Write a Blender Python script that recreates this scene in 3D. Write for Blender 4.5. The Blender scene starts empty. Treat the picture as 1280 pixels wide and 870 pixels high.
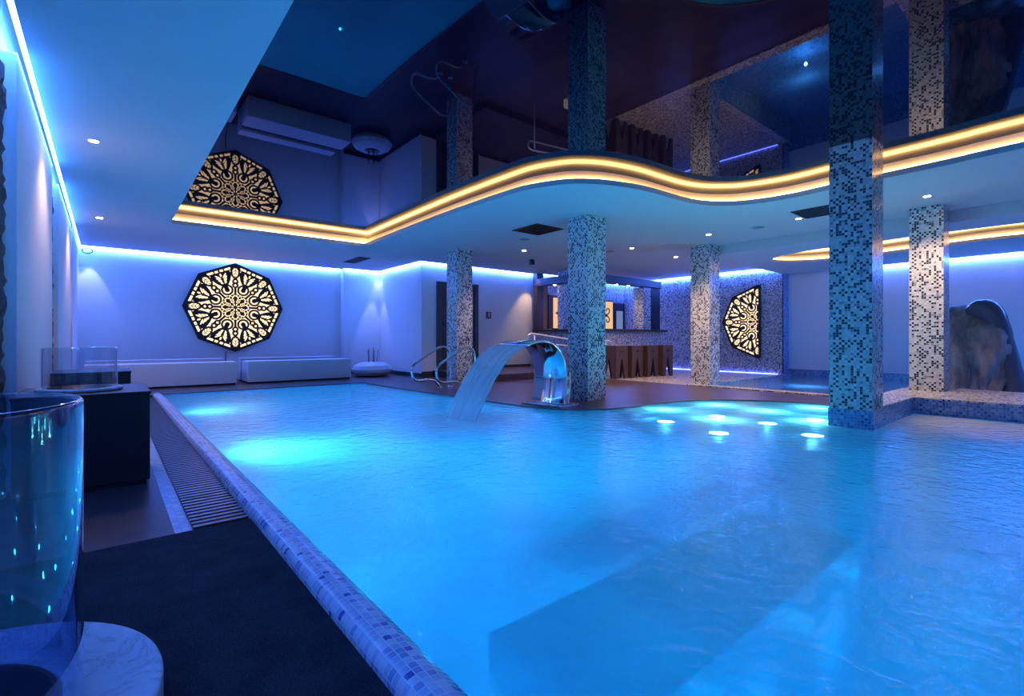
import bpy, bmesh, math, random
from mathutils import Vector
from mathutils.geometry import tessellate_polygon
random.seed(7)
PI = math.pi
sc = bpy.context.scene
COL = sc.collection

# ------------------------------------------------------------------ tags
def tag(o, label, cat=None, group=None, kind=None):
    o['label'] = label
    if cat: o['category'] = cat
    if group: o['group'] = group
    if kind: o['kind'] = kind
    return o
def empty(name, loc, label, cat, group=None, kind=None, rz=0):
    o = bpy.data.objects.new(name, None); COL.objects.link(o)
    o.location = loc; o.rotation_euler = (0, 0, rz); o.empty_display_size = .05
    return tag(o, label, cat, group, kind)
def copy_tree(o, parent=None):
    c = o.copy(); COL.objects.link(c)
    if parent: c.parent = parent
    for ch in list(o.children): copy_tree(ch, c)
    return c

# ------------------------------------------------------------------ node materials
class NT:
    def __init__(s, name):
        s.m = bpy.data.materials.new(name); s.m.use_nodes = True
        s.t = s.m.node_tree; s.t.nodes.clear()
        s.out = s.t.nodes.new('ShaderNodeOutputMaterial')
    def n(s, typ, ins=None, **attrs):
        nd = s.t.nodes.new('ShaderNode' + typ)
        for k, v in attrs.items(): setattr(nd, k, v)
        for k, v in (ins or {}).items(): s.put(nd.inputs[k], v)
        return nd
    def put(s, sock, v):
        if isinstance(v, bpy.types.NodeSocket): s.t.links.new(v, sock)
        elif isinstance(v, bpy.types.Node): s.t.links.new(v.outputs[0], sock)
        else:
            if isinstance(v, (tuple, list)) and len(v) == 3 and sock.type == 'RGBA': v = (*v, 1)
            sock.default_value = v
    def math(s, op, a, b=0.0, c=None):
        ins = {0: a, 1: b}
        if c is not None: ins[2] = c
        return s.n('Math', ins, operation=op).outputs[0]
    def ramp(s, fac, stops, interp='LINEAR'):
        r = s.n('ValToRGB', {0: fac}); cr = r.color_ramp; cr.interpolation = interp
        while len(cr.elements) < len(stops): cr.elements.new(.5)
        for e, (p, c) in zip(cr.elements, stops): e.position = p; e.color = (*c, 1)
        return r.outputs[0]
    def done(s, shader, disp=None):
        s.put(s.out.inputs[0], shader.outputs[0] if isinstance(shader, bpy.types.Node) else shader)
        return s.m
    def coord(s): return s.n('TexCoord').outputs['Object']
    def bump(s, h, strength=.3, dist=.01):
        return s.n('Bump', {'Height': h, 'Strength': strength, 'Distance': dist}).outputs[0]
    def bsdf(s, color, rough=.5, metal=0, normal=None, spec=.5, ior=1.45, **kw):
        ins = {'Base Color': color, 'Roughness': rough, 'Metallic': metal, 'IOR': ior, 'Specular IOR Level': spec}
        if normal is not None: ins['Normal'] = normal
        ins.update(kw)
        return s.n('BsdfPrincipled', ins)

def plain(name, color, rough=.5, metal=0, spec=.5, bump=None, bstr=.2, bdist=.005, **kw):
    t = NT(name); nr = None
    if bump: nr = t.bump(t.n('TexNoise', {'Vector': t.coord(), 'Scale': bump, 'Detail': 4.}).outputs[0], bstr, bdist)
    return t.done(t.bsdf(color, rough, metal, nr, spec, **kw))
def glow(name, color, strength):
    t = NT(name); return t.done(t.n('Emission', {'Color': color, 'Strength': strength}))
def mosaic(name, stops, tile=.026, grout=(.35, .36, .40), rough=.25, gw=.05, spec=.5, chk=.22):
    t = NT(name)
    p = t.n('VectorMath', {0: t.coord(), 1: (.0037, .0041, .0053)}, operation='ADD').outputs[0]
    sclv = t.n('VectorMath', {0: p, 1: (1/tile,)*3}, operation='MULTIPLY').outputs[0]
    fl = t.n('VectorMath', {0: sclv}, operation='FLOOR').outputs[0]
    fr = t.n('SeparateXYZ', {0: t.n('VectorMath', {0: sclv}, operation='FRACTION').outputs[0]})
    nm = t.n('SeparateXYZ', {0: t.n('NewGeometry').outputs['Normal']})
    gs = []
    for i in range(3):
        d = t.math('ABSOLUTE', t.math('SUBTRACT', fr.outputs[i], .5))
        g = t.math('GREATER_THAN', d, .5-gw)
        g = t.math('MULTIPLY', g, t.math('LESS_THAN', t.math('ABSOLUTE', nm.outputs[i]), .55))
        gs.append(g)
    gm = t.math('MAXIMUM', gs[0], t.math('MAXIMUM', gs[1], gs[2]))
    wn = t.n('TexWhiteNoise', {'Vector': fl}).outputs[0]
    par = t.math('FRACT', t.math('MULTIPLY', t.n('VectorMath', {0: fl, 1: (1, 1, 1)}, operation='DOT_PRODUCT').outputs['Value'], .5))
    wn = t.math('MULTIPLY_ADD', par, chk*2, t.math('MULTIPLY', wn, 1-chk))      # dark tiles keep apart, chequer fashion
    c = t.ramp(wn, stops, 'CONSTANT')
    mx = t.n('Mix', {0: gm, 6: c, 7: (*grout, 1)}, data_type='RGBA').outputs[2]
    nr = t.bump(t.math('SUBTRACT', 1.0, gm), .4, .002)
    return t.done(t.bsdf(mx, t.math('MULTIPLY_ADD', gm, .4, rough), 0, nr, spec))
def wood(name, c1, c2, rough=.4, scale=(1, 12, 1), plank=None, plank_axis=1):
    t = NT(name); co = t.coord()
    v = t.n('VectorMath', {0: co, 1: scale}, operation='MULTIPLY').outputs[0]
    nz = t.n('TexNoise', {'Vector': v, 'Scale': 3., 'Detail': 6., 'Roughness': .6, 'Distortion': .4}).outputs[0]
    fac = nz; h = nz
    if plank:
        sp = t.n('SeparateXYZ', {0: co}).outputs[plank_axis]
        q = t.math('DIVIDE', sp, plank)
        w = t.n('TexWhiteNoise', {'W': t.math('FLOOR', q)}, noise_dimensions='1D').outputs[0]
        fac = t.math('MULTIPLY_ADD', w, .35, t.math('MULTIPLY', nz, .75))
        ln = t.math('LESS_THAN', t.math('ABSOLUTE', t.math('SUBTRACT', t.math('FRACT', q), .5)), .47)
        h = t.math('ADD', ln, t.math('MULTIPLY', nz, .1))
    c = t.ramp(fac, [(.25, c1), (.75, c2)])
    return t.done(t.bsdf(c, rough, 0, t.bump(h, .35, .004)))

M = {}
M['plaster'] = plain('white_plaster', (.80, .80, .83), .85, bump=90, bstr=.35, bdist=.004)
M['soffit'] = plain('soffit_paint', (.60, .62, .66), .75)
M['white_panel'] = plain('white_lacquer_board', (.74, .74, .78), .45)
M['dark_void'] = plain('dark_void', (.01, .01, .014), .7)
M['stretch'] = plain('stretch_ceiling_film', (.0, .002, .010), .015, ior=1.48, **{'Specular Tint': (.36, .52, 1, 1)})
M['deck'] = wood('deck_boards', (.032, .021, .022), (.085, .052, .052), .33, (14, 1, 1), .145, 0)
M['dark_tile'] = wood('dark_floor_boards', (.028, .022, .028), (.07, .05, .055), .38, (1, 9, 1), .42, 1)
M['bar_wood'] = wood('bar_wood', (.10, .045, .02), (.30, .15, .07), .4, (22, 22, 1))
M['stool_wood'] = wood('stool_wood', (.035, .02, .014), (.12, .07, .042), .35, (16, 16, 1))
M['dark_wood'] = wood('dark_wood', (.02, .012, .012), (.06, .035, .03), .4, (16, 16, 1))
M['grate'] = plain('grate_slats', (.075, .042, .036), .28, bump=6, bstr=.1)
M['mosaic'] = mosaic('pillar_mosaic', [(0, (.015, .017, .028)), (.21, (.05, .06, .08)), (.335, (.26, .29, .31)), (.40, (.54, .55, .57)), (.66, (.66, .66, .66)), (.86, (.74, .74, .72))], .0265, (.50, .50, .52))
M['mosaic_wall'] = mosaic('wall_mosaic', [(0, (.05, .05, .07)), (.26, (.16, .16, .19)), (.38, (.42, .42, .45)), (.58, (.58, .58, .60)), (.8, (.70, .70, .70))], .024, (.48, .48, .50))
M['mosaic_floor'] = mosaic('floor_mosaic', [(0, (.05, .04, .05)), (.2, (.22, .2, .2)), (.45, (.42, .38, .36)), (.7, (.58, .54, .5))], .03, (.35, .33, .32))
M['mosaic_blue'] = mosaic('blue_mosaic', [(0, (.03, .08, .28)), (.12, (.08, .18, .45)), (.38, (.15, .28, .55)), (.7, (.28, .42, .66))], .03, (.35, .42, .6))
M['mosaic_curb'] = mosaic('curb_mosaic', [(0, (.08, .14, .40)), (.12, (.30, .38, .62)), (.35, (.50, .56, .74)), (.65, (.68, .72, .82))], .026, (.80, .82, .86), gw=.06)
M['mosaic_strip'] = mosaic('strip_mosaic', [(0, (.42, .48, .62)), (.4, (.52, .56, .66)), (.75, (.62, .64, .70))], .036, (.32, .36, .46), gw=.06)
M['pool_tile'] = mosaic('pool_tile', [(0, (.10, .42, .72)), (.3, (.16, .52, .80)), (.65, (.24, .60, .84))], .03, (.35, .62, .8), gw=.05, rough=.4)
M['spa_tile'] = mosaic('spa_tile', [(0, (.08, .16, .42)), (.3, (.2, .36, .6)), (.65, (.4, .55, .72))], .03, (.4, .5, .65), rough=.4)
M['steel'] = plain('polished_steel', (.72, .75, .80), .07, 1)
M['chrome'] = plain('chrome', (.75, .77, .8), .12, 1)
M['satin'] = plain('satin_steel', (.8, .8, .84), .4, .6)
M['black_box'] = plain('black_laminate', (.006, .007, .011), .45)
M['black'] = plain('black_metal', (.01, .01, .012), .4)
M['grey_frame'] = plain('anthracite_frame', (.045, .05, .065), .45)
M['canopy'] = plain('dark_blue_lacquer', (.012, .016, .035), .45)
M['rock_wall'] = plain('rough_dark_stone', (.09, .07, .065), .8, bump=14, bstr=.9, bdist=.03)
M['porcelain'] = plain('white_composite', (.72, .72, .75), .35)
M['slide'] = plain('wet_blue_stone', (.10, .12, .17), .22)
M['sign_red'] = plain('dark_red_plate', (.12, .012, .014), .4)
M['sign_mark'] = plain('white_mark', (.7, .66, .66), .5)
M['sign_yellow'] = plain('yellow_sticker', (.75, .5, .06), .5)
M['reed'] = plain('dark_reed', (.03, .028, .025), .6)
M['cable'] = plain('grey_cable', (.25, .2, .2), .6)
M['fret'] = plain('dark_bronze_fretwork', (.016, .012, .014), .4)
M['led_blue'] = glow('blue_led', (.065, .175, 1), 135)
M['led_panel'] = glow('blue_led_panel', (.04, .25, 1), 28)
M['led_left'] = glow('blue_led_left', (.05, .20, 1), 85)
M['led_warm'] = glow('warm_led', (1, .52, .15), 14)
M['spot_glow'] = glow('spot_lens', (1, .78, .52), 130)
M['uw_glow'] = glow('underwater_lens', (.30, .85, 1), 60)
M['uw_dim'] = glow('wall_pool_lens', (.25, .85, 1), 25)
M['lit_cream'] = glow('backlit_cream', (1, .68, .40), 1.6)
M['lit_peach'] = glow('backlit_peach', (1, .58, .30), .8)
M['pane_glow'] = glow('pale_pane_glow', (.25, .38, .75), .5)  # pale rectangle behind the bar, its brightness put in as emission
M['lantern_white'] = glow('lit_white_shade', (1, .78, .66), .9)

def mk_carpet():
    t = NT('black_carpet'); co = t.coord()
    n1 = t.n('TexNoise', {'Vector': co, 'Scale': 260., 'Detail': 3.}).outputs[0]
    n2 = t.n('TexNoise', {'Vector': co, 'Scale': 9., 'Detail': 3.}).outputs[0]
    c = t.ramp(t.math('MULTIPLY_ADD', n2, .3, t.math('MULTIPLY', n1, .7)), [(.35, (.010, .011, .016)), (.68, (.055, .058, .075))])
    return t.done(t.bsdf(c, .95, 0, t.bump(n1, .9, .006), .2))
M['carpet'] = mk_carpet()
def mk_stone():
    t = NT('veined_white_stone'); co = t.coord()
    nz = t.n('TexNoise', {'Vector': co, 'Scale': 7., 'Detail': 8., 'Roughness': .65, 'Distortion': 1.2}).outputs[0]
    v = t.math('ABSOLUTE', t.math('SUBTRACT', nz, .5))
    c = t.ramp(v, [(0, (.42, .42, .46)), (.03, (.62, .62, .66)), (.2, (.72, .72, .76))])
    return t.done(t.bsdf(c, .5, 0, t.bump(nz, .3, .004)))
M['stone_white'] = mk_stone()
def mk_rock():
    t = NT('waterfall_rock'); co = t.coord()
    st = t.n('VectorMath', {0: co, 1: (6, 6, 1.2)}, operation='MULTIPLY').outputs[0]
    n1 = t.n('TexNoise', {'Vector': st, 'Scale': 1.6, 'Detail': 8., 'Roughness': .65}).outputs[0]
    n2 = t.n('TexNoise', {'Vector': co, 'Scale': 2.2, 'Detail': 5.}).outputs[0]
    c = t.ramp(t.math('MULTIPLY_ADD', n1, .6, t.math('MULTIPLY', n2, .4)), [(.32, (.14, .11, .10)), (.5, (.42, .34, .29)), (.66, (.70, .56, .47))])
    return t.done(t.bsdf(c, .35, 0, t.bump(n1, .8, .04)))
M['rock'] = mk_rock()
def mk_glass(name, tint=(.97, .985, .995), ior=1.45, refl=1.0):
    t = NT(name)
    f = t.n('Fresnel', {'IOR': ior}).outputs[0]
    f = t.math('MULTIPLY', t.math('MULTIPLY', f, refl), t.math('SUBTRACT', 1.0, t.n('NewGeometry').outputs['Backfacing']))
    g = t.n('BsdfGlossy', {'Color': (.9, .95, 1, 1), 'Roughness': .03})
    tr = t.n('BsdfTransparent', {'Color': (*tint, 1)})
    return t.done(t.n('MixShader', {0: f, 1: tr.outputs[0], 2: g.outputs[0]}))
M['glass'] = mk_glass('clear_glass', (.93, .95, .97), 1.5, 2.5)
M['glass_big'] = mk_glass('thick_blue_glass', (.66, .78, .92), 1.5, 2.2)

def mk_water(name, tint, milk, milk_col, bstr, rough, foam=()):
    t = NT(name); co = t.coord()
    a = t.n('VectorMath', {0: co, 1: (1, 1, 1)}, operation='MULTIPLY').outputs[0]
    n1 = t.n('TexNoise', {'Vector': a, 'Scale': 9., 'Detail': 3., 'Distortion': .8}).outputs[0]
    n2 = t.n('TexNoise', {'Vector': a, 'Scale': 34., 'Detail': 3., 'Distortion': 1.5}).outputs[0]
    h = t.math('MULTIPLY_ADD', n2, .25, n1)
    nr = t.bump(h, bstr, .03)
    big = t.n('TexNoise', {'Vector': co, 'Scale': .9, 'Detail': 4., 'Roughness': .55, 'Distortion': .6}).outputs[0]
    mk = t.math('MULTIPLY_ADD', t.math('SUBTRACT', big, .5), .5, milk)
    fo = None
    for (x, y, r, s) in foam:                      # where falling water churns air into the pool
        d = t.n('VectorMath', {0: co, 1: (x, y, 0)}, operation='DISTANCE').outputs[1]
        d = t.math('ADD', t.math('DIVIDE', d, r), t.math('MULTIPLY', t.math('SUBTRACT', big, .5), .9))
        m = t.n('MapRange', {0: d, 1: 1.0, 2: .25, 3: 0., 4: s}, interpolation_type='SMOOTHSTEP').outputs[0]
        fo = m if fo is None else t.math('MAXIMUM', fo, m)
    if fo is None: fo = 0.0
    mk = t.math('MINIMUM', t.math('MAXIMUM', mk, fo), .92) if foam else t.math('MINIMUM', mk, .92)
    mc = t.n('Mix', {0: fo, 6: (*milk_col, 1), 7: (.78, .84, .92, 1)}, data_type='RGBA').outputs[2]
    df = t.n('BsdfDiffuse', {'Color': mc}); tl = t.n('BsdfTranslucent', {'Color': mc})
    md = t.n('MixShader', {0: t.math('SUBTRACT', .85, t.math('MULTIPLY', fo, .75)), 1: df.outputs[0], 2: tl.outputs[0]})
    tr = t.n('BsdfTransparent', {'Color': (*tint, 1)})
    body = t.n('MixShader', {0: mk, 1: tr.outputs[0], 2: md.outputs[0]})
    fr = t.n('Fresnel', {'IOR': 1.33, 'Normal': nr})
    gl = t.n('BsdfGlossy', {'Color': (1, 1, 1, 1), 'Roughness': rough, 'Normal': nr})
    return t.done(t.n('MixShader', {0: fr.outputs[0], 1: body.outputs[0], 2: gl.outputs[0]}))
M['water'] = mk_water('pool_water', (.50, .88, 1.0), .64, (.28, .84, .90), .34, .09,
                      [(3.0, 4.7, 1.2, .8), (6.9, .7, 1.7, .92), (1.8, 6.3, 2.4, .6)])
M['spa_water'] = mk_water('spa_water', (.6, .85, 1.0), .22, (.35, .6, .85), .2, .06)
def mk_fall():
    t = NT('falling_water'); uv = t.n('UVMap').outputs[0]
    st = t.n('VectorMath', {0: uv, 1: (14, .5, 1)}, operation='MULTIPLY').outputs[0]
    n = t.n('TexNoise', {'Vector': st, 'Scale': 1., 'Detail': 3.}).outputs[0]
    a = t.n('MapRange', {0: n, 1: .2, 2: .85, 3: .34, 4: .62}).outputs[0]
    df = t.n('BsdfDiffuse', {'Color': (.80, .86, .93, 1)}); tl = t.n('BsdfTranslucent', {'Color': (.80, .86, .93, 1)})
    md = t.n('MixShader', {0: .5, 1: df.outputs[0], 2: tl.outputs[0]})
    tr = t.n('BsdfTransparent', {'Color': (.9, .95, 1, 1)})
    return t.done(t.n('MixShader', {0: a, 1: tr.outputs[0], 2: md.outputs[0]}))
M['fall'] = mk_fall()

# ------------------------------------------------------------------ mesh helpers
class MB:
    def __init__(s): s.bm = bmesh.new()
    def box(s, x0, x1, y0, y1, z0, z1):
        vs = [s.bm.verts.new((x, y, z)) for z in (z0, z1) for x, y in ((x0, y0), (x1, y0), (x1, y1), (x0, y1))]
        for f in ((3, 2, 1, 0), (4, 5, 6, 7), (0, 1, 5, 4), (1, 2, 6, 5), (2, 3, 7, 6), (3, 0, 4, 7)):
            s.bm.faces.new([vs[i] for i in f])
        return s
    def prism(s, pts, fn, a, b):
        """2-D outline extruded: fn(p, q, depth) -> xyz"""
        n = len(pts)
        A = [s.bm.verts.new(fn(p, q, a)) for p, q in pts]; B = [s.bm.verts.new(fn(p, q, b)) for p, q in pts]
        for tri in tessellate_polygon([[Vector((p, q, 0)) for p, q in pts]]):
            try:
                s.bm.faces.new([A[i] for i in tri]); s.bm.faces.new([B[i] for i in reversed(tri)])
            except ValueError: pass
        for i in range(n):
            j = (i+1) % n; s.bm.faces.new((A[i], A[j], B[j], B[i]))
        return s
    def flat(s, loops, z):
        vs = [s.bm.verts.new((p[0], p[1], z)) for lp in loops for p in lp]
        for tri in tessellate_polygon([[Vector((p[0], p[1], 0)) for p in lp] for lp in loops]):
            try: s.bm.faces.new([vs[i] for i in tri])
            except ValueError: pass
        return s
    def band(s, A, B, closed=True):
        va = [s.bm.verts.new(p) for p in A]; vb = [s.bm.verts.new(p) for p in B]
        n = len(A)
        for i in range(n if closed else n-1):
            j = (i+1) % n; s.bm.faces.new((va[i], va[j], vb[j], vb[i]))
        return s
    def lathe(s, prof, c=(0, 0, 0), n=40, cap=False):
        rings = []
        for r, z in prof:
            if r < 1e-6: rings.append([s.bm.verts.new((c[0], c[1], c[2]+z))])
            else: rings.append([s.bm.verts.new((c[0]+r*math.cos(2*PI*k/n), c[1]+r*math.sin(2*PI*k/n), c[2]+z)) for k in range(n)])
        for a, b in zip(rings, rings[1:]):
            for k in range(n):
                l = (k+1) % n
                if len(a) == 1 and len(b) == 1: continue
                if len(a) == 1: s.bm.faces.new((a[0], b[k], b[l]))
                elif len(b) == 1: s.bm.faces.new((a[k], a[l], b[0]))
                else: s.bm.faces.new((a[k], a[l], b[l], b[k]))
        return s
    def tube(s, pts, r, n=10, smooth=0, closed=False):
        P = [Vector(p) for p in pts]
        for _ in range(smooth):
            Q = [P[0]]
            for a, b in zip(P, P[1:]): Q += [a*.75+b*.25, a*.25+b*.75]
            P = Q+[P[-1]]
        up = None; rings = []
        m = len(P)
        for i, p in enumerate(P):
            if closed: d = (P[(i+1) % m]-P[i-1]).normalized()
            else: d = (P[min(i+1, m-1)]-P[max(i-1, 0)]).normalized()
            if up is None: up = d.orthogonal().normalized()
            up = (up-d*up.dot(d)).normalized(); sd = d.cross(up)
            rings.append([s.bm.verts.new(p+(up*math.cos(2*PI*k/n)+sd*math.sin(2*PI*k/n))*r) for k in range(n)])
        prs = list(zip(rings, rings[1:]))+([(rings[-1], rings[0])] if closed else [])
        for a, b in prs:
            for k in range(n):
                l = (k+1) % n; s.bm.faces.new((a[k], a[l], b[l], b[k]))
        if not closed:
            s.bm.faces.new(rings[0][::-1]); s.bm.faces.new(rings[-1])
        return s
    def build(s, name, mat, parent=None, smooth=False, bevel=0, up=False):
        bmesh.ops.recalc_face_normals(s.bm, faces=s.bm.faces)
        if up:
            for f in s.bm.faces:
                if f.normal.z < 0: f.normal_flip()
        me = bpy.data.meshes.new(name); s.bm.to_mesh(me); s.bm.free()
        if smooth:
            for p in me.polygons: p.use_smooth = True
        o = bpy.data.objects.new(name, me); COL.objects.link(o)
        me.materials.append(M[mat] if isinstance(mat, str) else mat)
        if parent: o.parent = parent
        if bevel:
            b = o.modifiers.new('bevel', 'BEVEL'); b.width = bevel; b.segments = 2; b.limit_method = 'ANGLE'
        return o
def box(name, mat, x0, x1, y0, y1, z0, z1, parent=None, bevel=0):
    return MB().box(x0, x1, y0, y1, z0, z1).build(name, mat, parent, bevel=bevel)
def struct(o, label, cat): return tag(o, label, cat, kind='structure')
def catmull(P, k=5):
    out = []
    for i in range(len(P)-1):
        p0 = P[max(i-1, 0)]; p1 = P[i]; p2 = P[i+1]; p3 = P[min(i+2, len(P)-1)]
        for j in range(k):
            t = j/k
            out.append(tuple(.5*((2*p1[a])+(-p0[a]+p2[a])*t+(2*p0[a]-5*p1[a]+4*p2[a]-p3[a])*t*t+(-p0[a]+3*p1[a]-3*p2[a]+p3[a])*t**3) for a in (0, 1)))
    return out+[tuple(P[-1])]
def offset(P, d):
    """closed outline moved outward by d"""
    n = len(P); area = sum(P[i][0]*P[(i+1) % n][1]-P[(i+1) % n][0]*P[i][1] for i in range(n))
    sg = 1 if area > 0 else -1; out = []
    for i in range(n):
        a, b, c = Vector(P[i-1][:2]), Vector(P[i][:2]), Vector(P[(i+1) % n][:2])
        e1 = (b-a).normalized(); e2 = (c-b).normalized()
        n1 = Vector((e1.y, -e1.x))*sg; n2 = Vector((e2.y, -e2.x))*sg
        m = (n1+n2).normalized(); k = max(m.dot(n1), .4)
        q = b+m*(d/k); out.append((q.x, q.y))
    return out

# ------------------------------------------------------------------ outlines
ZS, ZL, ZM = 2.73, 2.56, 2.93        # soffit, lowered ceiling, stretch film
cove_r = catmull([(3.93, 9.33), (3.90, 7.85), (3.88, 6.3), (3.90, 5.43), (3.92, 5.0), (3.95, 4.6), (4.03, 4.33), (4.21, 4.01), (4.51, 3.79), (4.89, 3.66),
    (5.25, 3.60), (5.64, 3.58), (6.05, 3.54), (6.37, 3.43), (6.64, 3.2), (6.78, 2.9), (6.84, 2.59), (6.83, 2.3), (6.81, 2.0), (6.81, 1.62), (6.81, 1.36), (6.80, .97), (6.77, .49), (6.75, -2.2)], 5)
opening = [(.78, -2.2), (.78, 9.40)]+cove_r
pool_r = catmull([(4.12, 9.70), (4.12, 8.6), (4.14, 7.7), (4.20, 6.74), (4.25, 5.86), (4.29, 5.28), (4.34, 4.8), (4.47, 4.45), (4.72, 4.22), (5.04, 4.06), (5.45, 3.99), (5.85, 3.99),
    (6.29, 3.95), (6.83, 3.76), (7.2, 3.46), (7.45, 3.11), (7.57, 2.8), (7.62, 2.38), (7.62, 1.86)], 4)
pool = [(.70, -2.2), (.70, 9.75)]+pool_r+[(7.62, -2.2)]
XW, YB, YD, XM, XC = -.43, 12.8, 10.3, 13.2, 13.5

# ------------------------------------------------------------------ the setting: floors
fl = [(-1.2, 9.75), (.70, 9.75)]+pool_r+[(8.85, 1.86), (8.85, 5.1), (13.6, 5.1), (13.6, 13.2), (-1.2, 13.2)]
m = MB().flat([fl], 0)
m.band([(p[0], p[1], 0) for p in pool_r], [(p[0], p[1], -.06) for p in pool_r], False)
struct(m.build('floor', 'deck'), 'dark brown wooden deck around the curved pool edge', 'floor')
struct(box('floor_left', 'dark_tile', -1.4, .58, -2.3, 9.75, -.14, -.04), 'dark plank floor along the left wall', 'floor')
struct(box('floor_mosaic', 'mosaic_floor', 8.75, 13.6, 5.1, 10.3, -.05, .004), 'pinkish mosaic tiled floor in front of the bar', 'floor')
# pool edging lip
o1 = [(p[0], p[1], .006) for p in pool_r]; po = offset(pool, .05)[2:-1]
o2 = [(p[0], p[1], .006) for p in po]
struct(MB().band(o1, o2, False).band([(a, b, -.03) for a, b, c in o1], o1, False).build('trim_1', plain('edge_trim', (.16, .10, .10), .35)), 'thin wooden edging along the curved pool edge', 'edging')
struct(box('trim_2', 'deck', .6, 4.13, 9.75, 9.80, -.06, .008), 'wooden edging along the far end of the pool', 'edging')
# basin
m = MB(); pr = [(p[0], p[1]) for p in pool]
m.flat([pr], -1.35); m.band([(x, y, -1.35) for x, y in pr], [(x, y, -.004) for x, y in pr])
struct(m.build('pool_basin', 'pool_tile'), 'light blue tiled basin of the large swimming pool', 'pool')
E0 = [(p[0], p[1]) for p in pool_r if p[0] > 5.0]
sh = E0+[(6.28, 1.86), (5.9, 1.5), (5.45, 1.62), (5.05, 2.1), (4.85, 2.7), (4.85, 3.3), (4.95, 3.75)]
m = MB().flat([sh], -.18); m.band([(x, y, -.18) for x, y in sh], [(x, y, -1.35) for x, y in sh])
struct(m.build('pool_shelf', 'pool_tile'), 'broad shallow underwater shelf carrying the round pool lights', 'step')
for dd, zz, lb in ((.10, -.07, 'upper'), (.19, -.125, 'lower')):
    a = [q for q in offset(pool, -dd)[2:-1] if q[0] > 5.2 and q[1] > 2.0]
    n0 = len(E0)-len(a); m = MB(); b = E0[n0:]
    m.band([(x, y, zz) for x, y in a], [(x, y, zz) for x, y in b], False); m.band([(x, y, zz) for x, y in a], [(x, y, -.18) for x, y in a], False)
    struct(m.build('pool_step', 'pool_tile'), lb+' curved underwater step along the pool edge', 'step')
struct(box('pool_shade_block', 'pool_tile', 1.35, 3.9, 1.05, 1.8, -1.35, -.45), 'added underwater tiled block shading the near part of the pool', 'bench')  # added block; its shade stands in for dark bands in the water
wo = [(p[0], p[1]) for p in pool[:-2]]+[(7.615, 1.882)]+[(6.29, 1.875), (6.29, 1.485), (7.615, 1.485), (7.615, -2.2)]
m = MB().flat([wo], -.012)
tag(m.build('pool_water', 'water', up=True), 'glowing turquoise water filling the large pool', 'water', kind='stuff')
# curb on the left
prof = [(.575, -.04), (.575, -.005), (.583, .012), (.60, .024), (.63, .03), (.67, .022), (.705, -.002), (.705, -.1)]
m = MB().band([(x, -2.2, z) for x, z in prof], [(x, 9.80, z) for x, z in prof], False)
struct(m.build('pool_curb', 'mosaic_curb', smooth=True), 'rounded blue and white mosaic curb along the left pool edge', 'curb')
struct(box('floor_strip', 'mosaic_strip', .255, .325, -2.2, 9.75, -.05, -.037), 'narrow pale mosaic strip beside the gutter grating', 'floor strip')
t = empty('gutter_grating', (.45, 2.85, -.04), 'brown slatted overflow grating between mosaic strip and pool curb', 'grating')
m = MB(); y = 2.86
while y < 9.72:
    m.box(.33-.45, .575-.45, y-2.85, y-2.85+.034, -.008, .012); y += .058
m.build('slats', 'grate', t)
MB().box(-.12, .125, 0, 6.87, -.05, -.03).build('channel', 'dark_void', t)
tag(box('carpet_mat', 'carpet', -1.3, .575, -2.2, 2.82, -.045, -.026), 'dark blue-black carpet mat beside the curb in front of the grating', 'carpet')

# spa / small pool on the right
struct(box('spa_basin', 'spa_tile', 8.85, 13.6, -2.2, 5.1, -.6, -.5), 'mosaic floor of the small raised pool', 'pool')
m = MB().box(8.72, 8.95, 1.86, 5.2, -.5, .022).box(8.95, 13.2, 5.02, 5.16, -.5, .022)
struct(m.build('spa_rim', 'mosaic_wall'), 'mosaic rim of the small pool beside the deck', 'rim')
tag(MB().flat([[(9.425, -2.2), (13.465, -2.2), (13.465, 5.015), (8.955, 5.015), (8.955, 1.875), (9.425, 1.875)]], .008).build('spa_water', 'spa_water', up=True), 'still blue water of the small pool in front of the white wall', 'water', kind='stuff')
m = MB().box(6.305, 7.64, 1.5, 1.86, -1.35, .17).box(7.64, 9.4, -2.2, 1.86, -1.35, .17)
struct(m.build('wall_low', 'mosaic_blue'), 'low blue mosaic wall between the large pool and the small pool', 'low wall')
m = MB().box(6.305, 7.66, 1.49, 1.87, .17, .19).box(7.62, 9.42, -2.2, 1.87, .17, .19)
struct(m.build('trim_3', 'mosaic_wall'), 'pale mosaic coping on the low wall', 'coping')

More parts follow.
